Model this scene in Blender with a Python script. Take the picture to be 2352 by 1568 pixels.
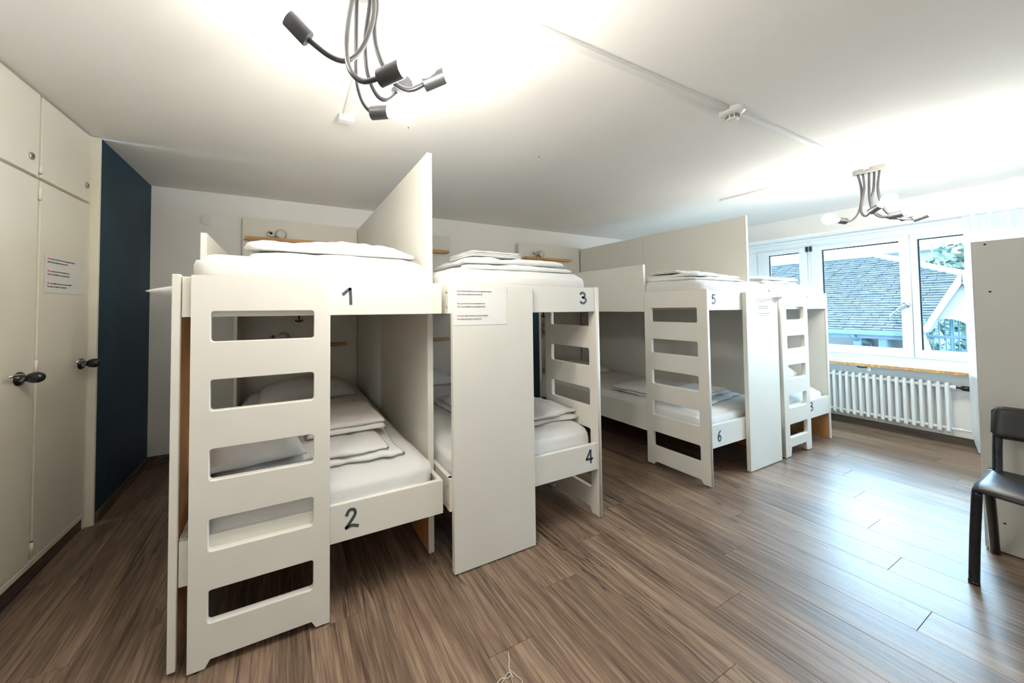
import bpy, bmesh, math, random
from mathutils import Vector, Matrix, noise
random.seed(7)
for o in list(bpy.data.objects): bpy.data.objects.remove(o)
scene = bpy.context.scene
COL = scene.collection

# ------------------------------------------------------------------ camera
H = 1.2355
cam_d = bpy.data.cameras.new('camera'); cam = bpy.data.objects.new('camera', cam_d); COL.objects.link(cam)
YAW, PITCH, ROLL = 0.44316, 0.02767, -0.00788
fw = Vector((math.sin(YAW), math.cos(YAW), 0)); rt = Vector((math.cos(YAW), -math.sin(YAW), 0)); up = Vector((0, 0, 1))
f2 = math.cos(PITCH)*fw + math.sin(PITCH)*up; u2 = math.cos(PITCH)*up - math.sin(PITCH)*fw
r3 = math.cos(ROLL)*rt + math.sin(ROLL)*u2; u3 = math.cos(ROLL)*u2 - math.sin(ROLL)*rt
m = Matrix((r3, u3, -f2)).transposed().to_4x4(); m.translation = (0, 0, H)
cam.matrix_world = m
cam_d.sensor_fit = 'HORIZONTAL'; cam_d.sensor_width = 36.0
cam_d.lens = 795.8*36/2352
cam_d.shift_x = (1176-1031.19)/2352; cam_d.shift_y = (688.74-784)/2352
cam_d.clip_start = 0.02; cam_d.clip_end = 200
scene.camera = cam

# ------------------------------------------------------------------ sky and exposure
w = bpy.data.worlds.new('overcast_sky'); scene.world = w; w.use_nodes = True
bg = w.node_tree.nodes['Background']; bg.inputs[0].default_value = (0.42, 0.73, 1.0, 1); bg.inputs[1].default_value = 8.8
scene.view_settings.view_transform = 'Standard'; scene.view_settings.look = 'None'
scene.view_settings.exposure = 2.12; scene.view_settings.gamma = 1.0; scene.view_settings.use_curve_mapping = False
BULB = 37.0          # radiance of a glowing bulb
scene.cycles.use_denoising = True; scene.cycles.use_adaptive_sampling = True; scene.cycles.adaptive_threshold = 0.04
scene.cycles.max_bounces = 6; scene.cycles.diffuse_bounces = 5; scene.cycles.use_light_tree = False; scene.cycles.glossy_bounces = 3; scene.cycles.transmission_bounces = 4; scene.cycles.transparent_max_bounces = 8
scene.cycles.sample_clamp_indirect = 4.0; scene.cycles.caustics_reflective = False; scene.cycles.caustics_refractive = False
# portal that guides daylight sampling through the window opening (emits nothing itself)
pl = bpy.data.lights.new('window_portal', 'AREA'); pl.shape = 'RECTANGLE'; pl.size = 3.75; pl.size_y = 1.33
pl.cycles.is_portal = True
po = bpy.data.objects.new('window_portal', pl); COL.objects.link(po)
po.location = (5.60, .525, 1.33)
po.matrix_world = Matrix.Translation((5.60, .525, 1.33)) @ Matrix(((0, 0, 1), (1, 0, 0), (0, 1, 0))).to_4x4()
# ------------------------------------------------------------------ materials
def nmat(name):
    mt = bpy.data.materials.new(name); mt.use_nodes = True
    nt = mt.node_tree; b = nt.nodes['Principled BSDF']
    return mt, nt, b
def N(nt, t, **kw):
    n = nt.nodes.new(t)
    for k, v in kw.items():
        if k in n.inputs: n.inputs[k].default_value = v
        else: setattr(n, k, v)
    return n
def L(nt, a, b): nt.links.new(a, b)
def paint(name, rgb, rough=0.5, var=0.04, scale=3.0, bump=0.0, bscale=60, metal=0.0, spec=0.5):
    mt, nt, b = nmat(name)
    tc = N(nt, 'ShaderNodeTexCoord')
    nz = N(nt, 'ShaderNodeTexNoise', Scale=scale, Detail=4.0)
    L(nt, tc.outputs['Object'], nz.inputs['Vector'])
    rp = N(nt, 'ShaderNodeValToRGB')
    rp.color_ramp.elements[0].color = tuple(c*(1-var) for c in rgb)+(1,); rp.color_ramp.elements[1].color = tuple(min(1, c*(1+var)) for c in rgb)+(1,)
    rp.color_ramp.elements[0].position = .3; rp.color_ramp.elements[1].position = .7
    L(nt, nz.outputs['Fac'], rp.inputs['Fac']); L(nt, rp.outputs['Color'], b.inputs['Base Color'])
    b.inputs['Roughness'].default_value = rough; b.inputs['Metallic'].default_value = metal; b.inputs['Specular IOR Level'].default_value = spec
    if bump:
        n2 = N(nt, 'ShaderNodeTexNoise', Scale=bscale, Detail=3.0); L(nt, tc.outputs['Object'], n2.inputs['Vector'])
        bp = N(nt, 'ShaderNodeBump', Strength=bump, Distance=0.01); L(nt, n2.outputs['Fac'], bp.inputs['Height']); L(nt, bp.outputs['Normal'], b.inputs['Normal'])
    return mt
def wood(name, c1, c2, scl=(3, 40, 40), rough=0.45):
    mt, nt, b = nmat(name)
    tc = N(nt, 'ShaderNodeTexCoord'); mp = N(nt, 'ShaderNodeMapping'); mp.inputs['Scale'].default_value = scl
    L(nt, tc.outputs['Object'], mp.inputs['Vector'])
    nz = N(nt, 'ShaderNodeTexNoise', Scale=1.0, Detail=6.0, Distortion=0.6); L(nt, mp.outputs['Vector'], nz.inputs['Vector'])
    rp = N(nt, 'ShaderNodeValToRGB'); rp.color_ramp.elements[0].color = c1+(1,); rp.color_ramp.elements[1].color = c2+(1,)
    rp.color_ramp.elements[0].position = .35; rp.color_ramp.elements[1].position = .65
    L(nt, nz.outputs['Fac'], rp.inputs['Fac']); L(nt, rp.outputs['Color'], b.inputs['Base Color']); b.inputs['Roughness'].default_value = rough
    return mt
def fabric(name, rgb, bump=0.25, trans=0.0):
    mt, nt, b = nmat(name)
    tc = N(nt, 'ShaderNodeTexCoord')
    nz = N(nt, 'ShaderNodeTexNoise', Scale=9.0, Detail=5.0, Distortion=1.2); L(nt, tc.outputs['Object'], nz.inputs['Vector'])
    wv = N(nt, 'ShaderNodeTexNoise', Scale=420.0, Detail=1.0); L(nt, tc.outputs['Object'], wv.inputs['Vector'])
    ad = N(nt, 'ShaderNodeMath', operation='MULTIPLY_ADD'); ad.inputs[1].default_value = 0.06
    L(nt, wv.outputs['Fac'], ad.inputs[0]); L(nt, nz.outputs['Fac'], ad.inputs[2])
    bp = N(nt, 'ShaderNodeBump', Strength=bump, Distance=0.02); L(nt, ad.outputs[0], bp.inputs['Height']); L(nt, bp.outputs['Normal'], b.inputs['Normal'])
    b.inputs['Base Color'].default_value = rgb+(1,); b.inputs['Roughness'].default_value = 0.9; b.inputs['Sheen Weight'].default_value = 0.15
    if trans:
        out = nt.nodes['Material Output']; tr = N(nt, 'ShaderNodeBsdfTranslucent'); tr.inputs['Color'].default_value = rgb+(1,)
        tp = N(nt, 'ShaderNodeBsdfTransparent'); mx = N(nt, 'ShaderNodeMixShader'); mx.inputs[0].default_value = trans
        mx2 = N(nt, 'ShaderNodeMixShader'); mx2.inputs[0].default_value = 0.12
        L(nt, b.outputs[0], mx.inputs[1]); L(nt, tr.outputs[0], mx.inputs[2]); L(nt, mx.outputs[0], mx2.inputs[1]); L(nt, tp.outputs[0], mx2.inputs[2]); L(nt, mx2.outputs[0], out.inputs[0])
    return mt
def floor_mat():
    mt, nt, b = nmat('vinyl_plank')
    tc = N(nt, 'ShaderNodeTexCoord'); oi = N(nt, 'ShaderNodeObjectInfo')
    off = N(nt, 'ShaderNodeVectorMath', operation='SCALE'); off.inputs[0].default_value = (37.0, 91.0, 13.0); L(nt, oi.outputs['Random'], off.inputs['Scale'])
    add = N(nt, 'ShaderNodeVectorMath', operation='ADD'); L(nt, tc.outputs['Object'], add.inputs[0]); L(nt, off.outputs[0], add.inputs[1])
    def nz(scale_xyz, detail, dist, s=1.0):
        mp = N(nt, 'ShaderNodeMapping'); mp.inputs['Scale'].default_value = scale_xyz; L(nt, add.outputs[0], mp.inputs['Vector'])
        n = N(nt, 'ShaderNodeTexNoise', Scale=s, Detail=detail, Distortion=dist); L(nt, mp.outputs['Vector'], n.inputs['Vector']); return n
    n1 = nz((6, .9, 1), 4, .8); n2 = nz((75, 2.6, 1), 5, .5); n5 = nz((260, 9, 1), 3, .3); n3 = nz((5.0, .55, 1), 4, .9); n4 = nz((9, .8, 1), 2, .6)
    r1 = N(nt, 'ShaderNodeValToRGB'); e = r1.color_ramp.elements
    e[0].position = .26; e[0].color = (.072, .045, .030, 1); e[1].position = .74; e[1].color = (.35, .245, .168, 1)
    m_ = e.new(.5); m_.color = (.185, .123, .083, 1)
    def centred(n, gain, base):
        a = N(nt, 'ShaderNodeMath', operation='SUBTRACT'); a.inputs[1].default_value = .5; L(nt, n.outputs['Fac'], a.inputs[0])
        b_ = N(nt, 'ShaderNodeMath', operation='MULTIPLY_ADD'); b_.inputs[1].default_value = gain; L(nt, a.outputs[0], b_.inputs[0])
        if base is None: b_.inputs[2].default_value = .5
        else: L(nt, base, b_.inputs[2])
        return b_.outputs[0]
    v = centred(n1, .62, None); v = centred(n2, .75, v); v = centred(n5, .55, v)
    mr = N(nt, 'ShaderNodeMath', operation='MULTIPLY_ADD'); mr.inputs[1].default_value = .07; L(nt, oi.outputs['Random'], mr.inputs[0])
    s2 = N(nt, 'ShaderNodeMath', operation='SUBTRACT'); s2.inputs[1].default_value = .035; L(nt, v, s2.inputs[0]); L(nt, s2.outputs[0], mr.inputs[2])
    L(nt, mr.outputs[0], r1.inputs['Fac'])
    # dark cracks: thin iso-line of a stretched noise, masked by another; plus small knots
    ab = N(nt, 'ShaderNodeMath', operation='SUBTRACT'); ab.inputs[1].default_value = .5; L(nt, n3.outputs['Fac'], ab.inputs[0])
    ab2 = N(nt, 'ShaderNodeMath', operation='ABSOLUTE'); L(nt, ab.outputs[0], ab2.inputs[0])
    cr = N(nt, 'ShaderNodeMapRange'); cr.inputs['From Min'].default_value = 0.0; cr.inputs['From Max'].default_value = .010; cr.inputs['To Min'].default_value = .85; cr.inputs['To Max'].default_value = 0
    L(nt, ab2.outputs[0], cr.inputs['Value'])
    mk = N(nt, 'ShaderNodeMapRange'); mk.inputs['From Min'].default_value = .46; mk.inputs['From Max'].default_value = .60; L(nt, n4.outputs['Fac'], mk.inputs['Value'])
    mul0 = N(nt, 'ShaderNodeMath', operation='MULTIPLY'); L(nt, cr.outputs[0], mul0.inputs[0]); L(nt, mk.outputs[0], mul0.inputs[1])
    mpk = N(nt, 'ShaderNodeMapping'); mpk.inputs['Scale'].default_value = (4.2, 1.9, 1); L(nt, add.outputs[0], mpk.inputs['Vector'])
    vo = N(nt, 'ShaderNodeTexVoronoi', Scale=1.0); L(nt, mpk.outputs['Vector'], vo.inputs['Vector'])
    kn = N(nt, 'ShaderNodeMapRange'); kn.inputs['From Min'].default_value = .012; kn.inputs['From Max'].default_value = .05; kn.inputs['To Min'].default_value = .8; kn.inputs['To Max'].default_value = 0; L(nt, vo.outputs['Distance'], kn.inputs['Value'])
    mul = N(nt, 'ShaderNodeMath', operation='MAXIMUM'); L(nt, mul0.outputs[0], mul.inputs[0]); L(nt, kn.outputs[0], mul.inputs[1])
    mx = N(nt, 'ShaderNodeMix', data_type='RGBA'); mx.inputs['B'].default_value = (.03, .02, .014, 1)
    L(nt, mul.outputs[0], mx.inputs['Factor']); L(nt, r1.outputs['Color'], mx.inputs['A']); L(nt, mx.outputs['Result'], b.inputs['Base Color'])
    rr = N(nt, 'ShaderNodeMapRange'); rr.inputs['To Min'].default_value = .29; rr.inputs['To Max'].default_value = .46; L(nt, n2.outputs['Fac'], rr.inputs['Value']); L(nt, rr.outputs[0], b.inputs['Roughness'])
    bp = N(nt, 'ShaderNodeBump', Strength=.18, Distance=.004); L(nt, n2.outputs['Fac'], bp.inputs['Height']); L(nt, bp.outputs['Normal'], b.inputs['Normal'])
    b.inputs['Specular IOR Level'].default_value = .5
    return mt
def emit(name, rgb, s):
    mt, nt, b = nmat(name); e = N(nt, 'ShaderNodeEmission'); e.inputs[0].default_value = rgb+(1,); e.inputs[1].default_value = s
    L(nt, e.outputs[0], nt.nodes['Material Output'].inputs[0]); return mt
def glass(name, tint=(1, 1, 1), refl=0.08, glow=None):
    mt, nt, b = nmat(name); t = N(nt, 'ShaderNodeBsdfTransparent'); t.inputs[0].default_value = tint+(1,)
    g = N(nt, 'ShaderNodeBsdfGlossy'); g.inputs['Roughness'].default_value = 0.02; mx = N(nt, 'ShaderNodeMixShader'); mx.inputs[0].default_value = refl
    fr = N(nt, 'ShaderNodeFresnel'); fr.inputs[0].default_value = 1.35; L(nt, fr.outputs[0], mx.inputs[0])
    L(nt, t.outputs[0], mx.inputs[1]); L(nt, g.outputs[0], mx.inputs[2]); o = mx
    if glow:
        e = N(nt, 'ShaderNodeEmission'); e.inputs[0].default_value = (1, .95, .85, 1); e.inputs[1].default_value = glow
        a = N(nt, 'ShaderNodeAddShader'); L(nt, mx.outputs[0], a.inputs[0]); L(nt, e.outputs[0], a.inputs[1]); o = a
    L(nt, o.outputs[0], nt.nodes['Material Output'].inputs[0]); return mt
M = dict(
    wall=paint('wall_plaster', (.90, .885, .86), .85, .02, 2, .08, 90, spec=.2),
    ceil=paint('ceiling_plaster', (.92, .905, .88), .9, .02, 1.5, .05, 34, spec=.15),
    teal=paint('teal_paint', (.009, .040, .070), .62, .25, 2.5, .05, 90),
    bed=paint('cream_lacquer', (.78, .758, .69), .42, .025, 2.0),
    closet=paint('closet_cream', (.85, .81, .70), .45, .02, 2.0),
    base=wood('baseboard_wood', (.07, .05, .038), (.16, .115, .085), (30, 3, 30), .5),
    white=paint('white_plastic', (.82, .82, .80), .4, .01),
    wframe=paint('window_white', (.82, .84, .84), .35, .01),
    orange=wood('raw_pine', (.36, .155, .05), (.56, .27, .10), (40, 6, 3), .55),
    shelf=wood('oak_shelf', (.42, .20, .065), (.70, .40, .16), (3, 60, 60), .5),
    rawedge=wood('raw_edge', (.52, .30, .12), (.70, .46, .22), (12, 12, 12), .6),
    number=paint('number_paint', (.055, .075, .085), .6, .1, 40),
    linen=fabric('white_linen', (.70, .697, .68), .22),
    duvet=fabric('white_duvet', (.76, .757, .74), .35),
    towel=fabric('towel_cloth', (.90, .885, .86), .5),
    sheer=fabric('sheer_curtain', (.88, .90, .90), .1, .5),
    gun=paint('gunmetal', (.035, .036, .038), .45, .08, 20, metal=.35),
    nickel=paint('brushed_nickel', (.62, .58, .52), .3, .05, 20, metal=1.0),
    chrome=paint('chrome', (.7, .72, .74), .15, .02, 20, metal=1.0),
    black=paint('black_plastic', (.012, .014, .018), .22, .1, 20),
    blackv=paint('black_vinyl', (.014, .016, .018), .42, .2, 30, .06, 140),
    navy=paint('navy_hook', (.012, .02, .05), .4, .1),
    wardrobe=paint('grey_wardrobe', (.62, .62, .585), .5, .02),
    paper=paint('paper', (.82, .82, .79), .45, .01),
    ink=paint('black_ink', (.02, .02, .02), .7, .05), red=paint('red_ink', (.75, .13, .04), .7, .05),
    under=wood('bed_base_board', (.42, .26, .14), (.56, .37, .21), (20, 3, 20), .6),
    canopy=paint('canopy_grey', (.13, .127, .12), .4, .03), lens=paint('lamp_lens', (.62, .62, .60), .4, .01), rad=paint('radiator_enamel', (.82, .82, .80), .35, .01),
    floor=floor_mat(), sub=paint('subfloor', (.05, .04, .03), .8),
    pane=glass('window_glass'), bulb=emit('bulb_glow', (1.0, .955, .86), BULB),
    ext=paint('pale_render', (.085, .082, .08), .9, .05, 3), extw=paint('white_timber', (.075, .077, .077), .7, .03, 5),
    tile=paint('roof_tile', (.026, .027, .029), .85, .55, 9), pink=paint('pink_trim', (.05, .033, .03), .8, .05),
    turq=paint('turquoise_bars', (.004, .028, .038), .6, .1), gutter=paint('blue_grey_timber', (.012, .026, .036), .7, .1),
    leaf=paint('leaf_green', (.018, .042, .027), .7, .4, 8), ground=paint('pale_ground', (.07, .07, .067), .9, .1),
    bark=paint('bark', (.12, .09, .07), .9, .2),
    hole=paint('dark_hole', (.01, .01, .01), .9, .1),
)
# ------------------------------------------------------------------ helpers
def tag(o, label=None, cat=None, group=None, kind=None):
    if label: o['label'] = label
    if cat: o['category'] = cat
    if group: o['group'] = group
    if kind: o['kind'] = kind
    return o
def thing(name, label, cat, loc=(0, 0, 0), group=None):
    o = bpy.data.objects.new(name, None); COL.objects.link(o); o.location = loc; o.empty_display_size = .05
    o['org'] = tuple(loc); return tag(o, label, cat, group)
def org(p): return Vector(p['org']) if p is not None and 'org' in p else Vector((0, 0, 0))
def link(name, me, mat, parent=None, loc=None, smooth=False):
    """verts in world metres; shifted into the thing's own frame"""
    o = bpy.data.objects.new(name, me); COL.objects.link(o)
    if parent is not None:
        g = org(parent); me.transform(Matrix.Translation(-g)); o.parent = parent; o['org'] = tuple(g)
    elif loc is not None:
        me.transform(Matrix.Translation(-Vector(loc))); o.location = loc; o['org'] = tuple(loc)
    mats = mat if isinstance(mat, (list, tuple)) else [mat]
    for q in mats: me.materials.append(M[q])
    if smooth: me.polygons.foreach_set('use_smooth', [True]*len(me.polygons))
    me.update(); return o
def mesh_of(bm, name='mesh'):
    me = bpy.data.meshes.new(name); bmesh.ops.recalc_face_normals(bm, faces=bm.faces[:]); bm.to_mesh(me); bm.free(); return me
def add_box(bm, x0, x1, y0, y1, z0, z1, bevel=0.0):
    r = bmesh.ops.create_cube(bm, size=1.0); vs = r['verts']
    for v in vs: v.co = Vector(((x0+x1)/2+v.co.x*(x1-x0), (y0+y1)/2+v.co.y*(y1-y0), (z0+z1)/2+v.co.z*(z1-z0)))
    if bevel:
        es = list({e for v in vs for e in v.link_edges}); bmesh.ops.bevel(bm, geom=es, offset=bevel, segments=2, affect='EDGES', profile=.5)
def box(name, x0, x1, y0, y1, z0, z1, mat, parent=None, bevel=.0015, loc=None):
    bm = bmesh.new(); add_box(bm, x0, x1, y0, y1, z0, z1, bevel); return link(name, mesh_of(bm, name), mat, parent, loc)
def boxes(name, lst, mat, parent=None, bevel=.0015, loc=None):
    bm = bmesh.new()
    for b in lst: add_box(bm, *b, bevel)
    return link(name, mesh_of(bm, name), mat, parent, loc)
def conv(cu):
    ob = bpy.data.objects.new('tmp', cu); COL.objects.link(ob)
    dg = bpy.context.evaluated_depsgraph_get(); me = bpy.data.meshes.new_from_object(ob.evaluated_get(dg))
    bpy.data.objects.remove(ob); bpy.data.curves.remove(cu)
    me.materials.clear(); return me
def frame(o, u, v):
    u = Vector(u); v = Vector(v); n = u.cross(v); mm = Matrix((u, v, n)).transposed().to_4x4(); mm.translation = Vector(o); return mm
FRONT = ((1, 0, 0), (0, 0, 1)); LEFTF = ((0, -1, 0), (0, 0, 1)); RIGHTF = ((0, 1, 0), (0, 0, 1))
def rrect(a0, a1, b0, b1, r, n=4):
    if r <= 0: return [(a0, b0), (a1, b0), (a1, b1), (a0, b1)]
    out = []
    for cx, cy, s in ((a1-r, b0+r, -90), (a1-r, b1-r, 0), (a0+r, b1-r, 90), (a0+r, b0+r, 180)):
        for k in range(n+1):
            t = math.radians(s+90*k/n); out.append((cx+r*math.cos(t), cy+r*math.sin(t)))
    return out
def panel2d(outer, holes, t, fr, bevel=.0012):
    """board with holes; (a,b) are coordinates along the frame's u,v; thickness goes behind the frame plane"""
    cu = bpy.data.curves.new('p', 'CURVE'); cu.dimensions = '2D'; cu.fill_mode = 'BOTH'
    for pts in [outer]+holes:
        sp = cu.splines.new('POLY'); sp.points.add(len(pts)-1); sp.use_cyclic_u = True
        for p, q in zip(sp.points, pts): p.co = (q[0], q[1], 0, 1)
    cu.extrude = t/2-bevel; cu.bevel_depth = bevel; cu.bevel_resolution = 1; cu.offset = -bevel
    me = conv(cu); me.transform(Matrix.Translation((0, 0, -t/2))); me.transform(fr); return me
def catmull(pts, k=6):
    P = [Vector(p) for p in pts]; P = [P[0]*2-P[1]]+P+[P[-1]*2-P[-2]]; out = []
    for i in range(1, len(P)-2):
        for j in range(k):
            t = j/k; a, b, c, d = P[i-1], P[i], P[i+1], P[i+2]
            out.append(.5*((2*b)+(c-a)*t+(2*a-5*b+4*c-d)*t*t+(3*b-a-3*c+d)*t**3))
    out.append(P[-2]); return out
def tube_me(pts, r, smooth=6, res=4):
    pts = catmull(pts, smooth) if smooth else [Vector(p) for p in pts]
    cu = bpy.data.curves.new('t', 'CURVE'); cu.dimensions = '3D'; cu.bevel_depth = r; cu.bevel_resolution = res; cu.use_fill_caps = True
    sp = cu.splines.new('POLY'); sp.points.add(len(pts)-1)
    for p, q in zip(sp.points, pts): p.co = (q[0], q[1], q[2], 1)
    return conv(cu)
def tube(name, pts, r, mat, parent=None, smooth=6, res=4, loc=None): return link(name, tube_me(pts, r, smooth, res), mat, parent, loc, True)
def axis_m(o, d):
    z = Vector(d).normalized(); x = z.orthogonal().normalized(); y = z.cross(x)
    mm = Matrix((x, y, z)).transposed().to_4x4(); mm.translation = Vector(o); return mm
def lathe_me(prof, mm, n=24):
    bm = bmesh.new(); rings = []
    for r, z in prof:
        rings.append([bm.verts.new((r*math.cos(2*math.pi*k/n), r*math.sin(2*math.pi*k/n), z)) for k in range(n)] if r > 1e-6 else [bm.verts.new((0, 0, z))])
    for a, b in zip(rings, rings[1:]):
        for k in range(n):
            k2 = (k+1) % n
            vs = [a[k % len(a)], a[k2 % len(a)], b[k2 % len(b)], b[k % len(b)]]
            vs = list(dict.fromkeys(vs))
            if len(vs) > 2: bm.faces.new(vs)
    for rg in (rings[0], rings[-1]):
        if len(rg) > 1: bm.faces.new(rg)
    me = mesh_of(bm); me.transform(mm); return me
def lathe(name, prof, o, d, mat, parent=None, n=24, smooth=True, loc=None): return link(name, lathe_me(prof, axis_m(o, d), n), mat, parent, loc, smooth)
def join_me(ms):
    bm = bmesh.new()
    for q in ms: bm.from_mesh(q); bpy.data.meshes.remove(q)
    me = bpy.data.meshes.new('j'); bm.to_mesh(me); bm.free(); return me
def flat(me):  # smooth only below 40 degrees
    me.polygons.foreach_set('use_smooth', [False]*len(me.polygons))
def text_me(s, size, fr, a, b, ext=.0003, align='LEFT'):
    cu = bpy.data.curves.new('txt', 'FONT'); cu.body = s; cu.size = size; cu.align_x = align; cu.extrude = ext; cu.resolution_u = 2
    me = conv(cu); me.transform(Matrix.Translation((a, b, 0))); me.transform(fr); return me
def ribbon_me(strokes, wd, fr, sx, sz, ox, oz, ext=.0006):
    ms = []
    for st in strokes:
        pts = catmull([(p[0], p[1], 0) for p in st], 5) if len(st) > 2 else [Vector((p[0], p[1], 0)) for p in st]
        pts = [Vector((ox+p.x*sx, oz+p.y*sz, 0)) for p in pts]
        bm = bmesh.new(); a = []; b = []
        for i, p in enumerate(pts):
            t = (pts[min(i+1, len(pts)-1)]-pts[max(i-1, 0)]).normalized(); n = Vector((-t.y, t.x, 0))*wd/2
            if i == 0: p = p-t*wd*.25
            if i == len(pts)-1: p = p+t*wd*.25
            a.append(p+n); b.append(p-n)
        va = [bm.verts.new((p.x, p.y, ext)) for p in a]; vb = [bm.verts.new((p.x, p.y, ext)) for p in b]
        for i in range(len(pts)-1): bm.faces.new((va[i], vb[i], vb[i+1], va[i+1]))
        r = bmesh.ops.extrude_face_region(bm, geom=bm.faces[:])
        for v in [g for g in r['geom'] if isinstance(g, bmesh.types.BMVert)]: v.co.z = 0
        me = mesh_of(bm); me.transform(fr); ms.append(me)
    return join_me(ms)
DIG = {
    '1': [[(.05, .62), (.55, .95), (.62, .94)], [(.62, .98), (.66, .5), (.68, 0)]],
    '2': [[(.12, .70), (.3, .93), (.62, .93), (.72, .70), (.45, .38), (.08, .05)], [(.06, .05), (.5, .12), (.92, .02)]],
    '3': [[(.1, .85), (.4, .98), (.72, .84), (.66, .62), (.36, .53)], [(.36, .53), (.76, .45), (.84, .2), (.5, .0), (.1, .14)]],
    '4': [[(.6, .98), (.3, .6), (.06, .32)], [(.06, .32), (.5, .3), (.95, .3)], [(.64, .98), (.66, .5), (.68, 0)]],
    '5': [[(.85, .97), (.25, .97)], [(.25, .97), (.2, .56)], [(.2, .56), (.52, .64), (.82, .42), (.72, .1), (.4, 0), (.1, .1)]],
    '6': [[(.75, .95), (.35, .72), (.14, .34), (.34, .03), (.68, .06), (.82, .3), (.6, .5), (.28, .4)]],
    '7': [[(.1, .95), (.85, .95)], [(.85, .95), (.55, .5), (.4, 0)]],
    '8': [[(.5, .53), (.2, .72), (.34, .95), (.66, .95), (.8, .72), (.5, .53), (.14, .28), (.34, .02), (.68, .02), (.86, .28), (.5, .53)]],
}
def number(d, parent, x, z, y, wdt=.05, hgt=.066):
    return link('bed_number', ribbon_me(DIG[d], .0125, frame((0, y, 0), *FRONT), wdt, hgt, x, z), 'number', parent)
def wood_board(name, x0, x1, y0, y1, z0, z1, parent, mat='bed', bevel=.002): return box(name, x0, x1, y0, y1, z0, z1, mat, parent, bevel)

# ------------------------------------------------------------------ the setting
XL, XC, YB, YR, ZC, XW = -1.0, -1.052, 3.617, -1.5, 2.279, 5.44
fl = box('floor', XL-.45, XW+.3, YR-.1, YB+.1, -.06, -.006, 'sub', None, 0); tag(fl, kind='structure'); fl['org'] = (0, 0, 0)
PW, PL = .19, 1.25
x = XL+.0; i = 0; cache = {}
x = XL-.05
while x < XW:
    x1 = min(x+PW, XW); y = YR-(i*0.437 % 1)*PL; 
    while y < YB:
        a, b = max(y, YR), min(y+PL, YB)
        xa = x
        if b-a > .02:
            key = (round(x1-xa, 4), round(b-a, 4))
            if key not in cache:
                bm = bmesh.new(); add_box(bm, -key[0]/2+.0004, key[0]/2-.0004, -key[1]/2+.0005, key[1]/2-.0005, -.006, 0, .0008)
                cache[key] = mesh_of(bm, 'plank'); cache[key].materials.append(M['floor'])
            o = bpy.data.objects.new('plank', cache[key]); COL.objects.link(o); o.parent = fl; o.location = ((xa+x1)/2, (a+b)/2, 0)
        y += PL
    x += PW; i += 1
def struct(o): return tag(o, kind='structure')
struct(box('ceiling', XL-.45, XW+.35, YR-.1, YB+.1, ZC, ZC+.1, 'ceil', None, 0))
struct(box('wall_back', XL-.1, XW+.3, YB, YB+.12, 0, ZC, 'wall', None, 0))
struct(box('wall_left', XL-.12, XL, 2.762, YB, 0, ZC, 'teal', None, 0))
struct(box('wall_left_front', XC-.12, XC, YR, 1.82, 0, ZC, 'wall', None, 0))
struct(box('wall_front', XL-.2, XW+.3, YR-.12, YR, 0, ZC, 'wall', None, 0))
WY0, WY1, WZ0, WZ1 = -1.35, 2.40, .665, 1.99
me = panel2d([(YR, 0), (YB, 0), (YB, ZC), (YR, ZC)], [[(WY0, WZ0), (WY1, WZ0), (WY1, WZ1), (WY0, WZ1)]], .30, frame((XW, 0, 0), (0, 1, 0), (0, 0, 1)), .0)
me.transform(Matrix.Translation((.30, 0, 0))); struct(link('wall_right', me, 'wall'))
struct(boxes('baseboard_left', [(XL, XL+.014, 2.762, YB, 0, .062)], 'base'))
struct(boxes('baseboard_back', [(XL+.014, XW-.001, YB-.014, YB, 0, .062)], 'base'))
struct(boxes('baseboard_right', [(XW-.014, XW, YR, YB-.014, 0, .066)], 'base'))

# window
win = thing('window_1', None, None, (XW+.06, 1.05, WZ0)); tag(win, kind='structure')
fx = XW+.05
boxes('frame', [(fx, fx+.07, WY0, WY1, WZ0, .735), (fx, fx+.07, WY0, WY1, 1.925, WZ1), (fx, fx+.07, 2.30, WY1, .735, 1.925),
               (fx, fx+.07, 1.805, 1.835, .735, 1.925), (fx, fx+.07, WY0, -1.32, .735, 1.925), (fx, fx+.07, -.30, -.27, .735, 1.925), (fx, fx+.07, .385, .405, .735, 1.925)], 'wframe', win, .004)
for (y0, y1, g0, g1) in ((1.835, 2.30, 1.905, 2.19), (1.106, 1.805, 1.172, 1.715), (.405, 1.102, .470, 1.062), (-.27, .385, -.2, .32), (-.79, -.30, -.73, -.36), (-1.32, -.79, -1.26, -.85)):  # rearmost casements are unseen, added to let in more daylight
    me = panel2d(rrect(y0, y1, .735, 1.925, 0), [rrect(g0, g1, .815, 1.875, .0)], .065, frame((fx-.02, 0, 0), (0, 1, 0), (0, 0, 1)), .004)
    me.transform(Matrix.Translation((.065, 0, 0)))
    c = link('casement', me, 'wframe', win)
    box('pane', fx+.012, fx+.018, g0-.004, g1+.004, .811, 1.879, 'pane', c, 0)
    boxes('glazing_seal', [(fx+.004, fx+.012, g0, g1, 1.863, 1.875), (fx+.004, fx+.012, g1-.010, g1, .815, 1.863)], 'gutter', c, 0)
for y in (1.822, 1.790): box('hinge', fx-.032, fx-.02, y, y+.022, 1.87, 1.93, 'gun', win, .002)
hd = lathe('handle', [(0, -.001), (.026, 0), (.026, .012), (.020, .016), (0, .016)], (fx-.021, 1.137, 1.246), (-1, 0, 0), 'chrome', win)
tube('lever', [(fx-.035, 1.137, 1.246), (fx-.075, 1.140, 1.244), (fx-.082, 1.165, 1.215), (fx-.082, 1.225, 1.135)], .009, 'chrome', hd)
boxes('sill_board', [(5.262, XW+.06, -1.348, 2.398, .640, .664), (XW-.012, XW+.05, -1.348, 2.398, .664, .70)], 'wframe', win, .002)
box('sill_edge', 5.25, 5.262, -1.348, 2.398, .634, .662, 'shelf', win, .002)
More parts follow.
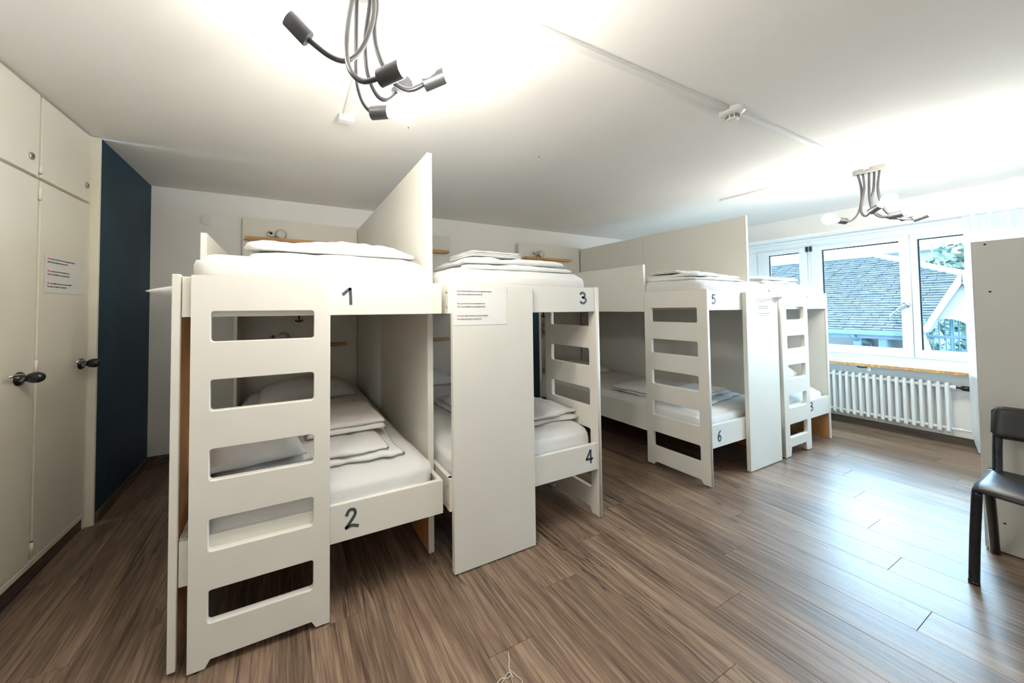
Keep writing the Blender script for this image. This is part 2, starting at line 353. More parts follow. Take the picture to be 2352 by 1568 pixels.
# ------------------------------------------------------------------ built-in closet
cl = thing('built_in_closet', 'cream built-in wall closet with four doors beside the teal wall', 'closet', (XC-.25, 2.28, 0))
boxes('frame', [(XC-.5, XC-.022, 1.822, 2.742, 0, .02), (XC-.5, XC-.48, 1.822, 2.742, .02, ZC-.002), (XC-.48, XC-.03, 1.824, 1.842, .02, ZC-.002), (XC-.48, XC+.0, 2.733, 2.742, .0, ZC-.002),
               (XC-.48, XC-.022, 1.822, 2.733, 2.268, ZC-.002), (XC-.48, XC-.022, 1.822, 2.733, 1.86, 1.885), (XC-.06, XC-.022, 2.290, 2.330, .02, ZC-.01)], 'closet', cl, .002)
box('corner_strip', XC-.04, XL-.016, 2.743, 2.761, 0, ZC-.002, 'closet', cl, .003)
box('plinth', XC-.04, XC-.010, 1.83, 2.733, .0, .0675, 'base', cl, .001)
box('threshold', XC-.022, XC+.002, 1.83, 2.733, .068, .0945, 'closet', cl, .002)
for k, (y0, y1) in enumerate(((1.846, 2.302), (2.317, 2.728))):
    dr = box('door', XC-.022, XC, y0, y1, .095, 1.863, 'closet', cl, .003)
    up_ = box('upper_door', XC-.022, XC, y0, y1, 1.877, 2.268, 'closet', cl, .003)
    yl = (2.251, 2.695)[k]; zl = (1.956, 1.968)[k]
    lk = lathe('lock', [(0, 0), (.017, 0), (.017, .004), (.014, .006), (0, .006)], (XC, yl, zl), (1, 0, 0), 'nickel', up_, 20)
    box('keyhole', XC+.006, XC+.0066, yl-.002, yl+.002, zl-.009, zl+.009, 'hole', lk, 0)
    yh = (2.206, 2.668)[k]; zh = .946
    h = lathe('knob', [(0, 0), (.030, 0), (.030, .006), (.016, .012), (.012, .022), (.012, .030), (.020, .040), (.0245, .056), (.024, .072), (.017, .086), (.007, .093), (0, .094)], (XC, yh, zh), (1, -.15, .05), 'black', dr, 28)
    tube('key_lever', [(XC+.012, yh-.012, zh-.006), (XC+.034, yh-.03, zh+.010), (XC+.040, yh-.062, zh+.022), (XC+.036, yh-.095, zh+.026), (XC+.028, yh-.105, zh+.022)], .0065, 'nickel', dr)
    for zz in (.15, .985, 1.80): lathe('hinge', [(0, -.03), (.007, -.03), (.007, .03), (0, .03)], (XC+.002, y1+.008 if k == 0 else y0-.008, zz), (0, 0, 1), 'closet', dr, 10)
    lathe('hinge', [(0, -.02), (.007, -.02), (.007, .02), (0, .02)], (XC+.002, y1+.008 if k == 0 else y0-.008, 1.915), (0, 0, 1), 'closet', up_, 10)

cl.rotation_euler = (0, 0, -.045)   # the closet front is not quite parallel to the teal wall
# ------------------------------------------------------------------ bunk beds
ST, SB, SH = 1.2357, 1.1279, .2423
SLOTS = [(SB-SH*k-(.001*k), ST-SH*k) for k in range(5)]
UR = (1.216, 1.359)
def ladder_me(a0, a1, s0, s1, fr, top=1.364, t=.028, cut=.026, foot=.058):
    outer = [(a0, .006), (a0+foot-.006, .006), (a0+foot, .016), (a0+foot+.01, cut+.006), (a1-foot-.01, cut+.006), (a1-foot, .016), (a1-foot+.006, .006), (a1, .006), (a1, top), (a0, top)]
    return panel2d(outer, [rrect(s0, s1, b, t_, .011) for b, t_ in SLOTS], t, fr, .0022)
def glide(parent, x, y): lathe('foot_glide', [(0, 0), (.011, 0), (.011, .006), (0, .0065)], (x, y, 0), (0, 0, 1), 'black', parent, 12)
def top_edge(parent, x0, x1, y0, y1, z): box('bare_edge', x0, x1, y0, y1, z, z+.0012, 'rawedge', parent, 0)
def screws(parent, pts, d):
    for p in pts: lathe('screw', [(0, 0), (.0065, 0), (.005, .003), (0, .0035)], p, d, 'nickel', parent, 10)
def bunk(name, label, x0, x1, yf, lr, y_end=3.545):
    """rails and bed bases common to every bunk; yf = front rail plane, lr = lower rail heights"""
    b = thing(name, label, 'bunk bed', ((x0+x1)/2, (yf+y_end)/2, 0), 'painted wooden bunk beds')
    u = box('upper_rail', x0, x1, yf, yf+.022, *UR, 'bed', b, .002); l = box('lower_rail', x0, x1, yf, yf+.022, *lr, 'bed', b, .002)
    top_edge(u, x0+.01, x1-.01, yf+.004, yf+.02, UR[1])
    return b, u, l
# --- bunk with beds 1 and 2
A, uA, lA = bunk('bunk_bed', 'nearest white bunk bed numbered 1 and 2, ladder at its front left', -.326, .674, 1.5, (.287, .439))
ld = link('ladder', ladder_me(-.2945, .1674, -.2367, .1065, frame((0, 1.472, 0), *FRONT)), 'bed', A); top_edge(ld, -.285, .155, 1.476, 1.496, 1.3640)
glide(A, -.268, 1.486); glide(A, .14, 1.486)
number('1', uA, .219, 1.262, 1.4995); number('2', lA, .229, .334, 1.4995, .058, .078)
pa = box('side_panel', -.353, -.337, 1.503, 1.93, .016, 1.366, 'bed', A, .002)
box('inner_face', -.337, -.332, 1.512, 1.93, .02, 1.36, 'orange', pa, 0); box('front_edge', -.3535, -.3285, 1.492, 1.512, .016, 1.367, 'bed', pa, .003)
box('side_rail', -.331, -.309, 1.523, 3.545, .287, .439, 'bed', A); box('side_rail', -.331, -.309, 1.93, 3.545, 1.216, 1.36, 'bed', A)
box('guard_board', -.343, -.318, 1.873, 3.545, 1.362, 1.59, 'bed', A, .002); box('head_panel', -.357, -.333, 3.16, 3.55, .0, 1.36, 'bed', A)
box('side_rail', .641, .663, 1.665, 3.545, .287, .439, 'bed', A); box('side_rail', .641, .663, 1.665, 3.545, 1.216, 1.359, 'bed', A)
box('corner_block', .652, .674, 1.523, 1.655, .287, .439, 'bed', A); box('corner_block', .652, .674, 1.523, 1.655, 1.216, 1.359, 'bed', A)
# --- bunk with beds 3 and 4
B, uB, lB = bunk('bunk_bed', 'white bunk bed numbered 3 and 4, with a plain notice panel on its front', .706, 1.680, 1.5, (.287, .439))
pb = box('front_panel', .718, 1.191, 1.472, 1.4995, .005, 1.3575, 'bed', B, .003)
me = ladder_me(-1.945, -1.495, -1.885, -1.553, frame((1.680, 0, 0), *LEFTF), top=1.362, t=.027, cut=.03, foot=.06)
link('ladder', me, 'bed', B)
number('3', uB, 1.556, 1.266, 1.4995, .058, .064); number('4', lB, 1.584, .336, 1.4995, .056, .073)
for z0, z1 in ((.287, .439), UR):
    r_ = box('side_rail', .706, .728, 1.5225, 3.545, z0, z1, 'bed', B); box('side_rail', 1.685, 1.707, 1.946, 3.545, z0, z1, 'bed', B)
    box('rail_end', .7035, .7255, 1.492, 1.5215, z0, z1, 'bed', r_, .001); screws(r_, [(.7035, 1.507, z0+.032), (.7035, 1.507, z1-.038)], (-1, 0, 0))
box('head_panel', 1.682, 1.707, 3.25, 3.55, .0, .286, 'bed', B)
# --- bunk with beds 5 and 6
C_, uC, lC = bunk('bunk_bed', 'white bunk bed numbered 5 and 6, with its ladder on the aisle side', 2.6675, 3.70, 1.432, (.243, .403))
pc = box('front_panel', 3.154, 3.627, 1.404, 1.4315, .005, 1.351, 'bed', C_, .003)
me = ladder_me(-1.864, -1.402, -1.810, -1.468, frame((2.640, 0, 0), *LEFTF), top=1.364, t=.027); link('ladder', me, 'bed', C_)
top_edge(C_, 2.645, 2.662, 1.41, 1.86, 1.364); glide(C_, 2.653, 1.43); glide(C_, 2.653, 1.84)
number('5', uC, 2.757, 1.264, 1.4315, .052, .064); number('6', lC, 2.782, .284, 1.4315, .05, .074)
g_ = box('guard_board', 2.643, 2.667, 1.868, 3.545, 1.205, 1.592, 'bed', C_, .002); top_edge(g_, 2.646, 2.664, 1.88, 3.5, 1.592)
box('side_rail', 2.643, 2.667, 1.866, 3.148, .250, .432, 'bed', C_)
hp = box('head_panel', 2.6425, 2.667, 3.156, 3.55, .0, 1.2, 'teal', C_, .001); box('front_edge', 2.6395, 2.668, 3.149, 3.157, 0, 1.2, 'bed', hp, .001)
box('side_rail', 3.682, 3.704, 1.64, 3.545, .243, .403, 'bed', C_); box('side_rail', 3.682, 3.704, 1.64, 3.545, 1.216, 1.359, 'bed', C_)
# --- bunk with beds 7 and 8
D_, uD, lD = bunk('bunk_bed', 'farthest white bunk bed numbered 7 and 8, next to the radiator', 3.742, 4.613, 1.432, (.243, .403))
link('ladder', ladder_me(3.692, 4.154, 3.774, 4.088, frame((0, 1.404, 0), *FRONT), cut=.072, foot=.092), 'bed', D_); glide(D_, 3.73, 1.418); glide(D_, 4.11, 1.418)
number('7', uD, 4.168, 1.262, 1.4315, .095, .066); number('8', lD, 4.198, .312, 1.4315, .09, .07)
pd = box('side_panel', 4.618, 4.642, 1.440, 3.55, .285, 1.36, 'bed', D_, .002); box('lower_side', 4.618, 4.642, 1.440, 3.55, .006, .285, 'orange', pd, .001)
box('front_edge', 4.614, 4.642, 1.430, 1.440, .006, 1.36, 'bed', pd, .002)
box('side_rail', 3.742, 3.764, 1.64, 3.545, .243, .403, 'bed', D_); box('side_rail', 3.742, 3.764, 1.64, 3.545, 1.216, 1.359, 'bed', D_)
for b, xa, xb, yf, zl in ((A, -.307, .640, 1.5, .30), (B, .729, 1.678, 1.5, .30), (C_, 2.669, 3.680, 1.432, .26), (D_, 3.766, 4.612, 1.432, .26)):
    box('bed_base', xa, xb, yf+.024, 3.54, 1.225, 1.243, 'under', b, 0); box('bed_base', xa, xb, yf+.024, 3.54, zl, zl+.018, 'under', b, 0)
box('drawer_runner', 1.44, 1.46, 1.66, 2.3, .20, .215, 'bed', B)
# --- partitions
def partition(x0, x1, yf, label, seam=2.615):
    t = thing('partition_board', label, 'partition', ((x0+x1)/2, 2.6, 0), 'tall partitions between bunks')
    box('board', x0, x1, yf+.008, seam-.0008, .29, 2.053, 'bed', t, .001); box('board', x0, x1, seam+.0008, 3.55, .29, 2.053, 'bed', t, .001)
    box('lower_board', x0, x1, yf+.008, 3.55, .004, .289, 'orange', t, .001); box('front_edge', x0, x1, yf, yf+.008, .004, 2.056, 'bed', t, .002)
partition(.665, .695, 1.659, 'tall white partition board between bunks 1 and 3')
partition(3.708, 3.738, 1.634, 'tall white partition board between bunks 5 and 7')
# --- headboards, shelves, lamps on the back wall
def headboard(x0, x1, s0, s1, label):
    t = thing('headboard', label, 'headboard', ((x0+x1)/2, 3.58, 0), 'cream wall headboards')
    box('panel', x0, x1, 3.556, 3.578, .32, 2.072, 'bed', t, .002)
    for y_ in (x0+.1, x1-.12): box('batten', y_, y_+.04, 3.578, 3.616, .4, 2.0, 'under', t, 0)
    for z in (1.866, .893):
        s = box('shelf', s0, s1, 3.478, 3.556, z, z+.028, 'shelf', t, .001); box('bracket', s0+.25, s0+.27, 3.51, 3.556, z-.03, z, 'shelf', s, .001)
headboard(-.342, .660, -.317, .55, 'wide cream headboard panel with oak shelf beside the round cover plate')
headboard(.700, 1.709, .78, 1.661, 'cream headboard panel mostly hidden behind the tall near partition')
headboard(2.670, 3.704, 2.73, 3.48, 'cream headboard panel with short oak shelf behind the aisle guard board')
headboard(3.742, 4.66, 3.80, 4.55, 'cream headboard panel behind the bunk closest to the window')
def reading_lamp(x, z, label):
    t = thing('reading_lamp', label, 'lamp', (x, 3.55, z), 'round reading lamps over the beds')
    lathe('wall_mount', [(0, 0), (.012, 0), (.012, .012), (0, .014)], (x-.075, 3.556, z+.012), (0, -1, 0), 'gun', t, 14)
    pts = [(x-.075, 3.545, z+.012), (x-.085, 3.525, z+.018), (x-.105, 3.512, z+.006), (x-.095, 3.508, z-.018), (x-.06, 3.51, z-.022), (x-.03, 3.515, z-.012)]
    tube('gooseneck', pts, .0045, 'nickel', t)
    h = lathe('lamp_head', [(0, 0), (.030, .002), (.044, .012), (.047, .024), (.0455, .034), (.043, .036), (0, .036)], (x+.005, 3.528, z), (.12, -1, -.05), 'nickel', t, 28)
    lathe('lens', [(0, 0), (.042, 0), (.040, .003), (0, .004)], (x+.005+.0043, 3.528-.0358, z-.0018), (.12, -1, -.05), 'lens', h, 28)
reading_lamp(-.04, 1.937, 'round white reading lamp above the oak shelf of bunk 1')
reading_lamp(-.02, .99, 'round reading lamp seen through the ladder over lower bed 2')
reading_lamp(2.98, 1.940, 'round reading lamp above the oak shelf of bunk 5')
reading_lamp(3.02, .985, 'round reading lamp over lower bed 6, seen beside the teal panel')
reading_lamp(4.0, 1.940, 'round reading lamp behind bunk 7, hidden by its bedding')
def coat_hook(x, label):
    t = thing('coat_hook', label, 'hook', (x, 3.55, 1.15), 'dark coat hooks under the upper bunks')
    lathe('stem', [(0, 0), (.012, 0), (.008, .03), (.006, .085), (0, .085)], (x, 3.50, 1.215), (0, 0, -1), 'navy', t, 10)
    tube('bar', [(x-.034, 3.50, 1.150), (x-.02, 3.50, 1.140), (x, 3.50, 1.135), (x+.02, 3.50, 1.140), (x+.034, 3.50, 1.150)], .007, 'navy', t)
    box('fixing', x-.012, x+.012, 3.495, 3.556, 1.205, 1.222, 'navy', t)
coat_hook(.122, 'dark anchor-shaped hook hanging inside bunk 2 above the reading lamp'); coat_hook(3.0, 'dark hook inside bunk 6 near the aisle')
# wall cover plate
tag(lathe('vent_cover', [(0, 0), (.047, 0), (.046, .005), (.04, .007), (0, .007)], (-.621, YB, 2.034), (0, -1, 0), 'white', None, 32, True, (-.621, YB, 2.034)), 'round white cover plate high on the back wall near the teal wall', 'cover plate')

# ------------------------------------------------------------------ bedding
def fbm(p, o=3): return noise.fractal(Vector(p), 1.0, 2.0, o, noise_basis='PERLIN_ORIGINAL')
def mattress(x0, x1, y0, y1, z0, z1, label, seed=0, r=.068):
    bm = bmesh.new(); nx, ny, nz = 44, 72, 8
    def P(a, b, c):
        p = Vector((x0+(x1-x0)*a, y0+(y1-y0)*b, z0+(z1-z0)*c)); 
        q = Vector((min(max(p.x, x0+r), x1-r), min(max(p.y, y0+r), y1-r), min(max(p.z, z0+r), z1-r))); d = p-q
        if d.length > 1e-9: q = q+d.normalized()*min(r, max(abs(d.x), abs(d.y), abs(d.z)))
        top = 1.0 if c > .95 else 0.0
        s = Vector((q.x*2.2+seed, q.y*2.0, q.z*2))
        bul = .010*fbm(s*1.6)
        ce = min(abs(p.x-x0), abs(p.x-x1), .6)/.6                      # pull creases near the corners
        d_ = (p.x-(x0+x1)/2)*(1 if p.x > (x0+x1)/2 else -1)
        cre = math.sin((q.z*1.0-d_*.75+.05*fbm((q.x*5, q.z*5, seed)))*62)*.0085*max(0, d_/(x1-x0)*2-.25)*(1-top)*max(0, min(1, .5+fbm((q.x*3+seed, q.z*4, 3))*2))
        if q.y < y0+r+.01: q.y -= bul*.6+cre+.008*math.sin(c*math.pi)
        q.z += (bul*.6 if c > .5 else 0)-.012*top*(1-min(1, min(a, 1-a, b*2, (1-b)*2)*9))
        q.x += .008*fbm((q.y*3, q.z*3, seed+5))*(1 if a in (0, 1) else 0)
        return q
    vd = {}
    def V(i, j, k):
        if (i, j, k) not in vd: vd[(i, j, k)] = bm.verts.new(P(i/nx, j/ny, k/nz))
        return vd[(i, j, k)]
    for i in range(nx):
        for j in range(ny):
            for k in (0, nz): bm.faces.new((V(i, j, k), V(i+1, j, k), V(i+1, j+1, k), V(i, j+1, k)))
    for i in range(nx):
        for k in range(nz):
            for j in (0, ny): bm.faces.new((V(i, j, k), V(i+1, j, k), V(i+1, j, k+1), V(i, j, k+1)))
    for j in range(ny):
        for k in range(nz):
            for i in (0, nx): bm.faces.new((V(i, j, k), V(i, j+1, k), V(i, j+1, k+1), V(i, j, k+1)))
    lc = ((x0+x1)/2, (y0+y1)/2, z0)
    return tag(link('mattress', mesh_of(bm), 'linen', None, lc, True), label, 'mattress', 'mattresses in fitted white sheets')
def soft_me(cx, cy, z0, lx, ly, lz, rot=0, p=3.0, q=.5, amp=.012, freq=5.0, seed=0, nx=40, ny=32, edge=.012, sag=0.0, tilt=(0, 0), wob=.02):
    """puffy cloth slab: pillow, duvet layer, towel"""
    bm = bmesh.new(); T = {}; Bt = {}
    cr, sr = math.cos(rot), math.sin(rot)
    for i in range(nx+1):
        for j in range(ny+1):
            u = -1+2*i/nx; v = -1+2*j/ny
            t = max(0, (1-abs(u)**p)*(1-abs(v)**p))**q
            X = u*lx/2*(1+wob*fbm((v*2, seed, 1))); Y = v*ly/2*(1+wob*fbm((u*2, seed, 2)))
            n = fbm((X*freq+seed*3.1, Y*freq+seed, seed*1.7)); n2 = fbm((X*freq*2.5+Y*3, Y*freq*1.2+seed, 7))
            h = edge*.5+(lz-edge)*t*(1+0.0)
            zt = h+amp*(n+.45*n2)*(.25+.75*t); zb = min(edge*.15*(1-t), zt-.004)
            if abs(u) == 1 or abs(v) == 1: zb = zt
            w = Vector((cx+X*cr-Y*sr, cy+X*sr+Y*cr, z0)); g = tilt[0]*X+tilt[1]*Y
            T[i, j] = bm.verts.new(w+Vector((0, 0, max(zt, .002)+g)))
            Bt[i, j] = T[i, j] if (abs(u) == 1 or abs(v) == 1) else bm.verts.new(w+Vector((0, 0, zb+g)))
    for i in range(nx):
        for j in range(ny):
            for D, s in ((T, 1), (Bt, 0)):
                vs = [D[i, j], D[i+1, j], D[i+1, j+1], D[i, j+1]]
                try: bm.faces.new(vs)
                except ValueError: pass
    return mesh_of(bm)
def pillow(cx, cy, z, lx, ly, lz, rot, seed, label):
    return tag(link('pillow', soft_me(cx, cy, z, lx, ly, lz, rot, 2.4, .55, .012, 6, seed, edge=.01), 'linen', None, (cx, cy, z), True), label, 'pillow', 'white pillows')
def duvet(cx, cy, z, lx, ly, layers, rot, seed, label, th=.036, lump=None):
    ms = []
    for k in range(layers):
        ms.append(soft_me(cx+.025*math.sin(seed+k*2), cy+.02*math.cos(seed*2+k), z+k*th*.74, lx*(1-.05*k), ly*(1-.06*k), th*1.1, rot+.04*math.sin(seed+k), 6, .46, .014, 5, seed+k*1.7, nx=56, ny=44, edge=.016, wob=.07))
    if lump:
        dx, dy, l_, w_, h_ = lump
        ms.append(soft_me(cx+dx, cy+dy, z+layers*th*.70, l_, w_, h_, rot-.08, 3, .55, .016, 7, seed+9, nx=40, ny=36, edge=.012, wob=.10))
    return tag(link('folded_duvet', join_me(ms), 'duvet', None, (cx, cy, z), True), label, 'duvet', 'folded white duvets')
def towel(cx, cy, z, lx, ly, rot, seed, label, layers=3, th=.013):
    ms = [soft_me(cx, cy, z+k*th*.86, lx*(1-.015*k), ly*(1-.02*k), th*1.05, rot, 9, .40, .004, 8, seed+k, edge=.010, wob=.03) for k in range(layers)]
    return tag(link('folded_towel', join_me(ms), 'towel', None, (cx, cy, z), True), label, 'towel', 'folded white towels')
UM, UMT = 1.244, 1.462
mattress(-.312, .655, 1.545, 3.50, UM, UMT, 'white sheeted mattress on the upper bed nearest the closet', 1)
mattress(.732, 1.690, 1.56, 3.50, UM, UMT-.004, 'white sheeted mattress on the upper bed above the notice panel left of the aisle', 2)
mattress(2.672, 3.678, 1.47, 3.50, UM, UMT-.012, 'white sheeted mattress on the upper bed right of the aisle, behind the guard board', 3)
mattress(3.768, 4.56, 1.47, 3.50, UM, UMT-.012, 'white sheeted mattress on the upper bed closest to the window', 4)
mattress(-.300, .638, 1.527, 3.50, .319, .535, 'white sheeted mattress on the lower bed behind the nearest ladder', 5)
mattress(.732, 1.672, 1.535, 3.50, .319, .545, 'white sheeted mattress on the lower bed half hidden by the notice panel', 6)
mattress(2.672, 3.678, 1.47, 3.50, .279, .480, 'white sheeted mattress on the lower bed right of the aisle', 7)
mattress(3.768, 4.60, 1.47, 3.50, .279, .480, 'white sheeted mattress on the lower bed by the radiator', 8)
# upper bedding
duvet(.225, 2.00, UMT-.004, .80, .60, 2, .02, 1, 'white duvet piled on the upper bed nearest the closet', .060, (.10, -.04, .44, .40, .055))
duvet(1.27, 1.90, UMT-.006, .72, .58, 2, -.06, 3, 'white duvet on the upper bed under a folded towel, left of the aisle', .050)
towel(1.13, 1.86, UMT+.082, .36, .30, .03, 4, 'folded white towel topping the duvet above the notice panel', 3)
duvet(3.12, 1.86, UMT-.014, .70, .62, 2, .05, 5, 'white duvet on the upper bed in front of the tall partition by the window', .042); towel(2.98, 1.82, UMT+.056, .30, .24, -.1, 6, 'folded white towel on the duvet beside the aisle guard board', 2)
duvet(4.10, 1.86, UMT-.014, .62, .62, 2, -.04, 7, 'white duvet on the upper bed closest to the window', .042); towel(4.15, 1.9, UMT+.056, .30, .24, .1, 8, 'folded white towel on the duvet closest to the window', 2)
# lower bedding
duvet(.14, 2.16, .537, .74, 1.12, 2, 0, 9, 'white duvet folded flat on the lower bed behind the nearest ladder', .036); towel(.295, 2.06, .602, .40, .42, .03, 10, 'thick folded white towel on the duvet of the nearest lower bed', 2, .034)
pillow(.18, 3.18, .537, .72, .50, .14, .04, 11, 'white pillow at the head of the nearest lower bed'); pillow(-.125, 1.86, .606, .38, .46, .085, .12, 12, 'white pillow seen through the rungs of the nearest ladder')
duvet(1.33, 2.02, .546, .66, .80, 2, .03, 13, 'white duvet on the lower bed half hidden by the notice panel', .042); pillow(1.12, 3.16, .547, .70, .48, .15, -.03, 14, 'white pillow glimpsed between partition and notice panel')
duvet(3.12, 1.95, .482, .74, .72, 2, .06, 15, 'white duvet on the lower bed right of the aisle', .036); towel(3.10, 1.72, .545, .36, .26, .1, 16, 'folded white towel on the lower bed right of the aisle', 3)
pillow(3.16, 3.15, .482, .70, .48, .14, .02, 17, 'white pillow at the head of the lower bed right of the aisle')
duvet(4.18, 1.92, .482, .66, .70, 2, -.05, 18, 'white duvet on the lower bed by the radiator', .05); pillow(4.3, 1.75, .572, .46, .36, .12, .2, 19, 'rumpled white pillow at the front of the bed by the radiator')
# pillowcase corner that pokes out past the side of bunk 1
bm = bmesh.new(); nU, nV = 18, 20; gv = []
for i in range(nU+1):
    u = i/nU; a = (1-u)**.9; row = []
    for j in range(nV):
        t = 2*math.pi*j/nV; c, q = math.cos(t), math.sin(t)
        row.append(bm.verts.new((-.357-.185*u, 1.93+(.16*a+.002)*math.copysign(abs(c)**.8, c)-.02*u, 1.330-.004*u+(.046*a*(.75 if q > 0 else 1.0)+.002)*math.copysign(abs(q)**.9, q)+.006*a*fbm((u*5, t, 2)))))
    gv.append(row)
for i in range(nU):
    for j in range(nV): bm.faces.new((gv[i][j], gv[i+1][j], gv[i+1][(j+1) % nV], gv[i][(j+1) % nV]))
bm.faces.new(gv[0]); bm.faces.new(gv[-1])
tag(link('pillowcase', mesh_of(bm), 'linen', None, (-.4, 1.95, 1.33), True), 'white cloth corner sticking out past the left side of bunk 1', 'cloth')

# ------------------------------------------------------------------ notices
LINES = [('Bitte', ' benutzt das Bett was wir euch zugewiesen haben.'), ('', 'Deine Zimmernachbarn freuen sich \u263a'), None,
         ('Please', ' use the bed we have assigned to you.'), ('', 'Your room neighbours are looking forward'), None,
         ("S'il te pla\u00eet,", " utilise le lit que nous t'avons attribu\u00e9."), ('', 'Tes voisins de chambre se r\u00e9jouissent')]
def notice(fr, wd, hg, label, curl=False, size=.0088):
    bm = bmesh.new(); nx, ny = 16, 12; g = {}
    for i in range(nx+1):
        for j in range(ny+1):
            a = wd*i/nx; b = hg*j/ny; d = max(0, (i/nx+j/ny)-1.62)/.38
            z = .0008+.0006*fbm((a*20, b*20, 1)); 
            if curl: z += .055*d*d; a -= .01*d
            else: z += .006*d*d
            g[i, j] = bm.verts.new((a, b, z))
    for i in range(nx):
        for j in range(ny): bm.faces.new((g[i, j], g[i+1, j], g[i+1, j+1], g[i, j+1]))
    me = mesh_of(bm); me.transform(fr); o = tag(link('notice_sheet', me, 'paper', None, tuple(fr.translation), True), label, 'notice', 'printed house-rule notices')
    fr2 = fr @ Matrix.Translation((0, 0, .0022))
    ys = [.885, .80, 0, .56, .475, 0, .235, .15]
    for ln, y in zip(LINES, ys):
        if ln is None: continue
        a = wd*.06; b = hg*y
        if ln[0]:
            q = text_me(ln[0], size, fr2, a, b)
            inv = fr2.inverted(); a = max((inv @ v.co).x for v in q.vertices)+size*.22; link('red_print', q, 'red', o)
        link('print_line', text_me(ln[1].strip(), size, fr2, a, b), 'ink', o)
    return o
notice(frame((.722, 1.4715, 1.160), *FRONT), .300, .182, 'laminated notice in three languages on the front panel of bunk 3')
notice(frame((XC+.0042, 2.341, 1.334), (.04498, .99899, 0), (0, 0, 1)), .329, .186, 'printed notice in three languages on the cream closet door', False, .0098)
notice(frame((3.305, 1.4035, 1.143), *FRONT), .29, .172, 'printed notice with a curled corner on the front panel of bunk 5', True)

# ------------------------------------------------------------------ ceiling lamps
def bulb_lamp(cy_, canopy, arms, label, rc=.0072):
    t = thing('ceiling_lamp', label, 'ceiling lamp', (canopy[0], canopy[1], ZC), 'bare-bulb ceiling lamps')
    me = panel2d(rrect(canopy[0]-.034, canopy[0]+.034, canopy[1]-.088, canopy[1]+.088, .0335, 8), [], .036, frame((0, 0, 0), (1, 0, 0), (0, 1, 0)), .003)
    me.transform(Matrix.Translation((0, 0, ZC-.0005))); link('canopy', me, 'canopy', t)
    for a, s in arms:
        tube('arm', a, rc, 'gun', t, 6, 3)
        p0, p1, p2 = Vector(s[0]), Vector(s[1]), Vector(s[2]); d = (p1-p0).normalized()
        k = link('socket', lathe_me([(0, 0), (.021, 0), (.0225, .002), (.0225, .066), (.0215, .067), (.0195, .067), (.0195, .05), (0, .05)], axis_m(p0-d*.004, d), 40), 'gun', t, None, False)
        b0 = p0+d*.060
        link('bulb', lathe_me([(.012, -.012), (.013, .0), (.015, .012), (.026, .028), (.037, .046), (.0405, .062), (.037, .080), (.024, .096), (.010, .1015), (0, .102)], axis_m(b0, d), 16), 'bulb', k, None, True)
bulb_lamp(0, (.220, 1.035), [
    ([(.235, 1.02, 2.25), (.237, 1.004, 2.131), (.221, .999, 2.052), (.193, 1.004, 1.987), (.157, 1.011, 1.955), (.111, 1.021, 1.963), (.048, 1.028, 2.002)], [(.054, 1.025, 1.997), (-.008, 1.02, 2.045), (-.041, 1.024, 2.07)]),
    ([(.195, .99, 2.25), (.172, .995, 2.13), (.155, .976, 2.018), (.151, .959, 1.931), (.16, .934, 1.872), (.187, .912, 1.843), (.223, .872, 1.839)], [(.223, .872, 1.837), (.275, .814, 1.847), (.317, .772, 1.858)]),
    ([(.245, 1.03, 2.25), (.249, 1.016, 2.161), (.242, 1.021, 2.096), (.247, 1.021, 2.036), (.266, 1.014, 1.977), (.297, 1.001, 1.924), (.338, .982, 1.901), (.386, .958, 1.923)], [(.381, .961, 1.92), (.426, .928, 1.936), (.459, .912, 1.955)]),
    ([(.235, 1.065, 2.25), (.237, 1.058, 2.2), (.229, 1.083, 2.109), (.233, 1.104, 2.055), (.248, 1.121, 1.998), (.279, 1.13, 1.952), (.313, 1.125, 1.944), (.347, 1.119, 1.976)], [(.343, 1.121, 1.973), (.389, 1.12, 2.037), (.427, 1.122, 2.096)]),
    ([(.202, 1.09, 2.25), (.203, 1.095, 2.22), (.207, 1.126, 2.119), (.217, 1.168, 2.018), (.237, 1.194, 1.97), (.262, 1.205, 1.944), (.288, 1.204, 1.934)], [(.279, 1.208, 1.934), (.31, 1.182, 1.931), (.333, 1.15, 1.92)]),
], 'large bare-bulb ceiling lamp with curved black arms above bunk 1')
bulb_lamp(0, (3.985, .972), [
    ([(3.97, 1.03, 2.25), (3.97, 1.015, 2.143), (3.96, 1.013, 2.04), (3.94, 1.026, 1.942), (3.9, 1.05, 1.89), (3.84, 1.069, 1.881)], [(3.84, 1.069, 1.881), (3.8, 1.087, 1.888), (3.74, 1.11, 1.897)]),
    ([(3.975, 1.005, 2.25), (3.95, .994, 2.133), (3.92, 1.0, 2.032), (3.89, .999, 1.946), (3.87, .976, 1.901), (3.85, .943, 1.92)], [(3.85, .943, 1.923), (3.83, .901, 1.947), (3.8, .85, 1.969)]),
    ([(3.985, .976, 2.25), (3.98, .978, 2.132), (3.97, .974, 2.031), (3.96, .959, 1.943), (3.95, .923, 1.891), (3.95, .876, 1.882)], [(3.95, .88, 1.883), (3.95, .823, 1.891), (3.95, .774, 1.9)]),
    ([(3.99, .952, 2.25), (4.0, .96, 2.129), (4.02, .978, 2.038), (4.05, .975, 1.958), (4.12, .925, 1.903), (4.16, .872, 1.888)], [(4.16, .872, 1.888), (4.18, .84, 1.905), (4.2, .784, 1.96)]),
    ([(3.985, .925, 2.25), (3.99, .938, 2.122), (4.0, .931, 2.022), (4.02, .909, 1.931), (4.05, .859, 1.873), (4.07, .799, 1.857)], [(4.07, .799, 1.857), (4.08, .75, 1.875), (4.08, .691, 1.89)]),
], 'smaller-looking bare-bulb ceiling lamp hanging near the window')
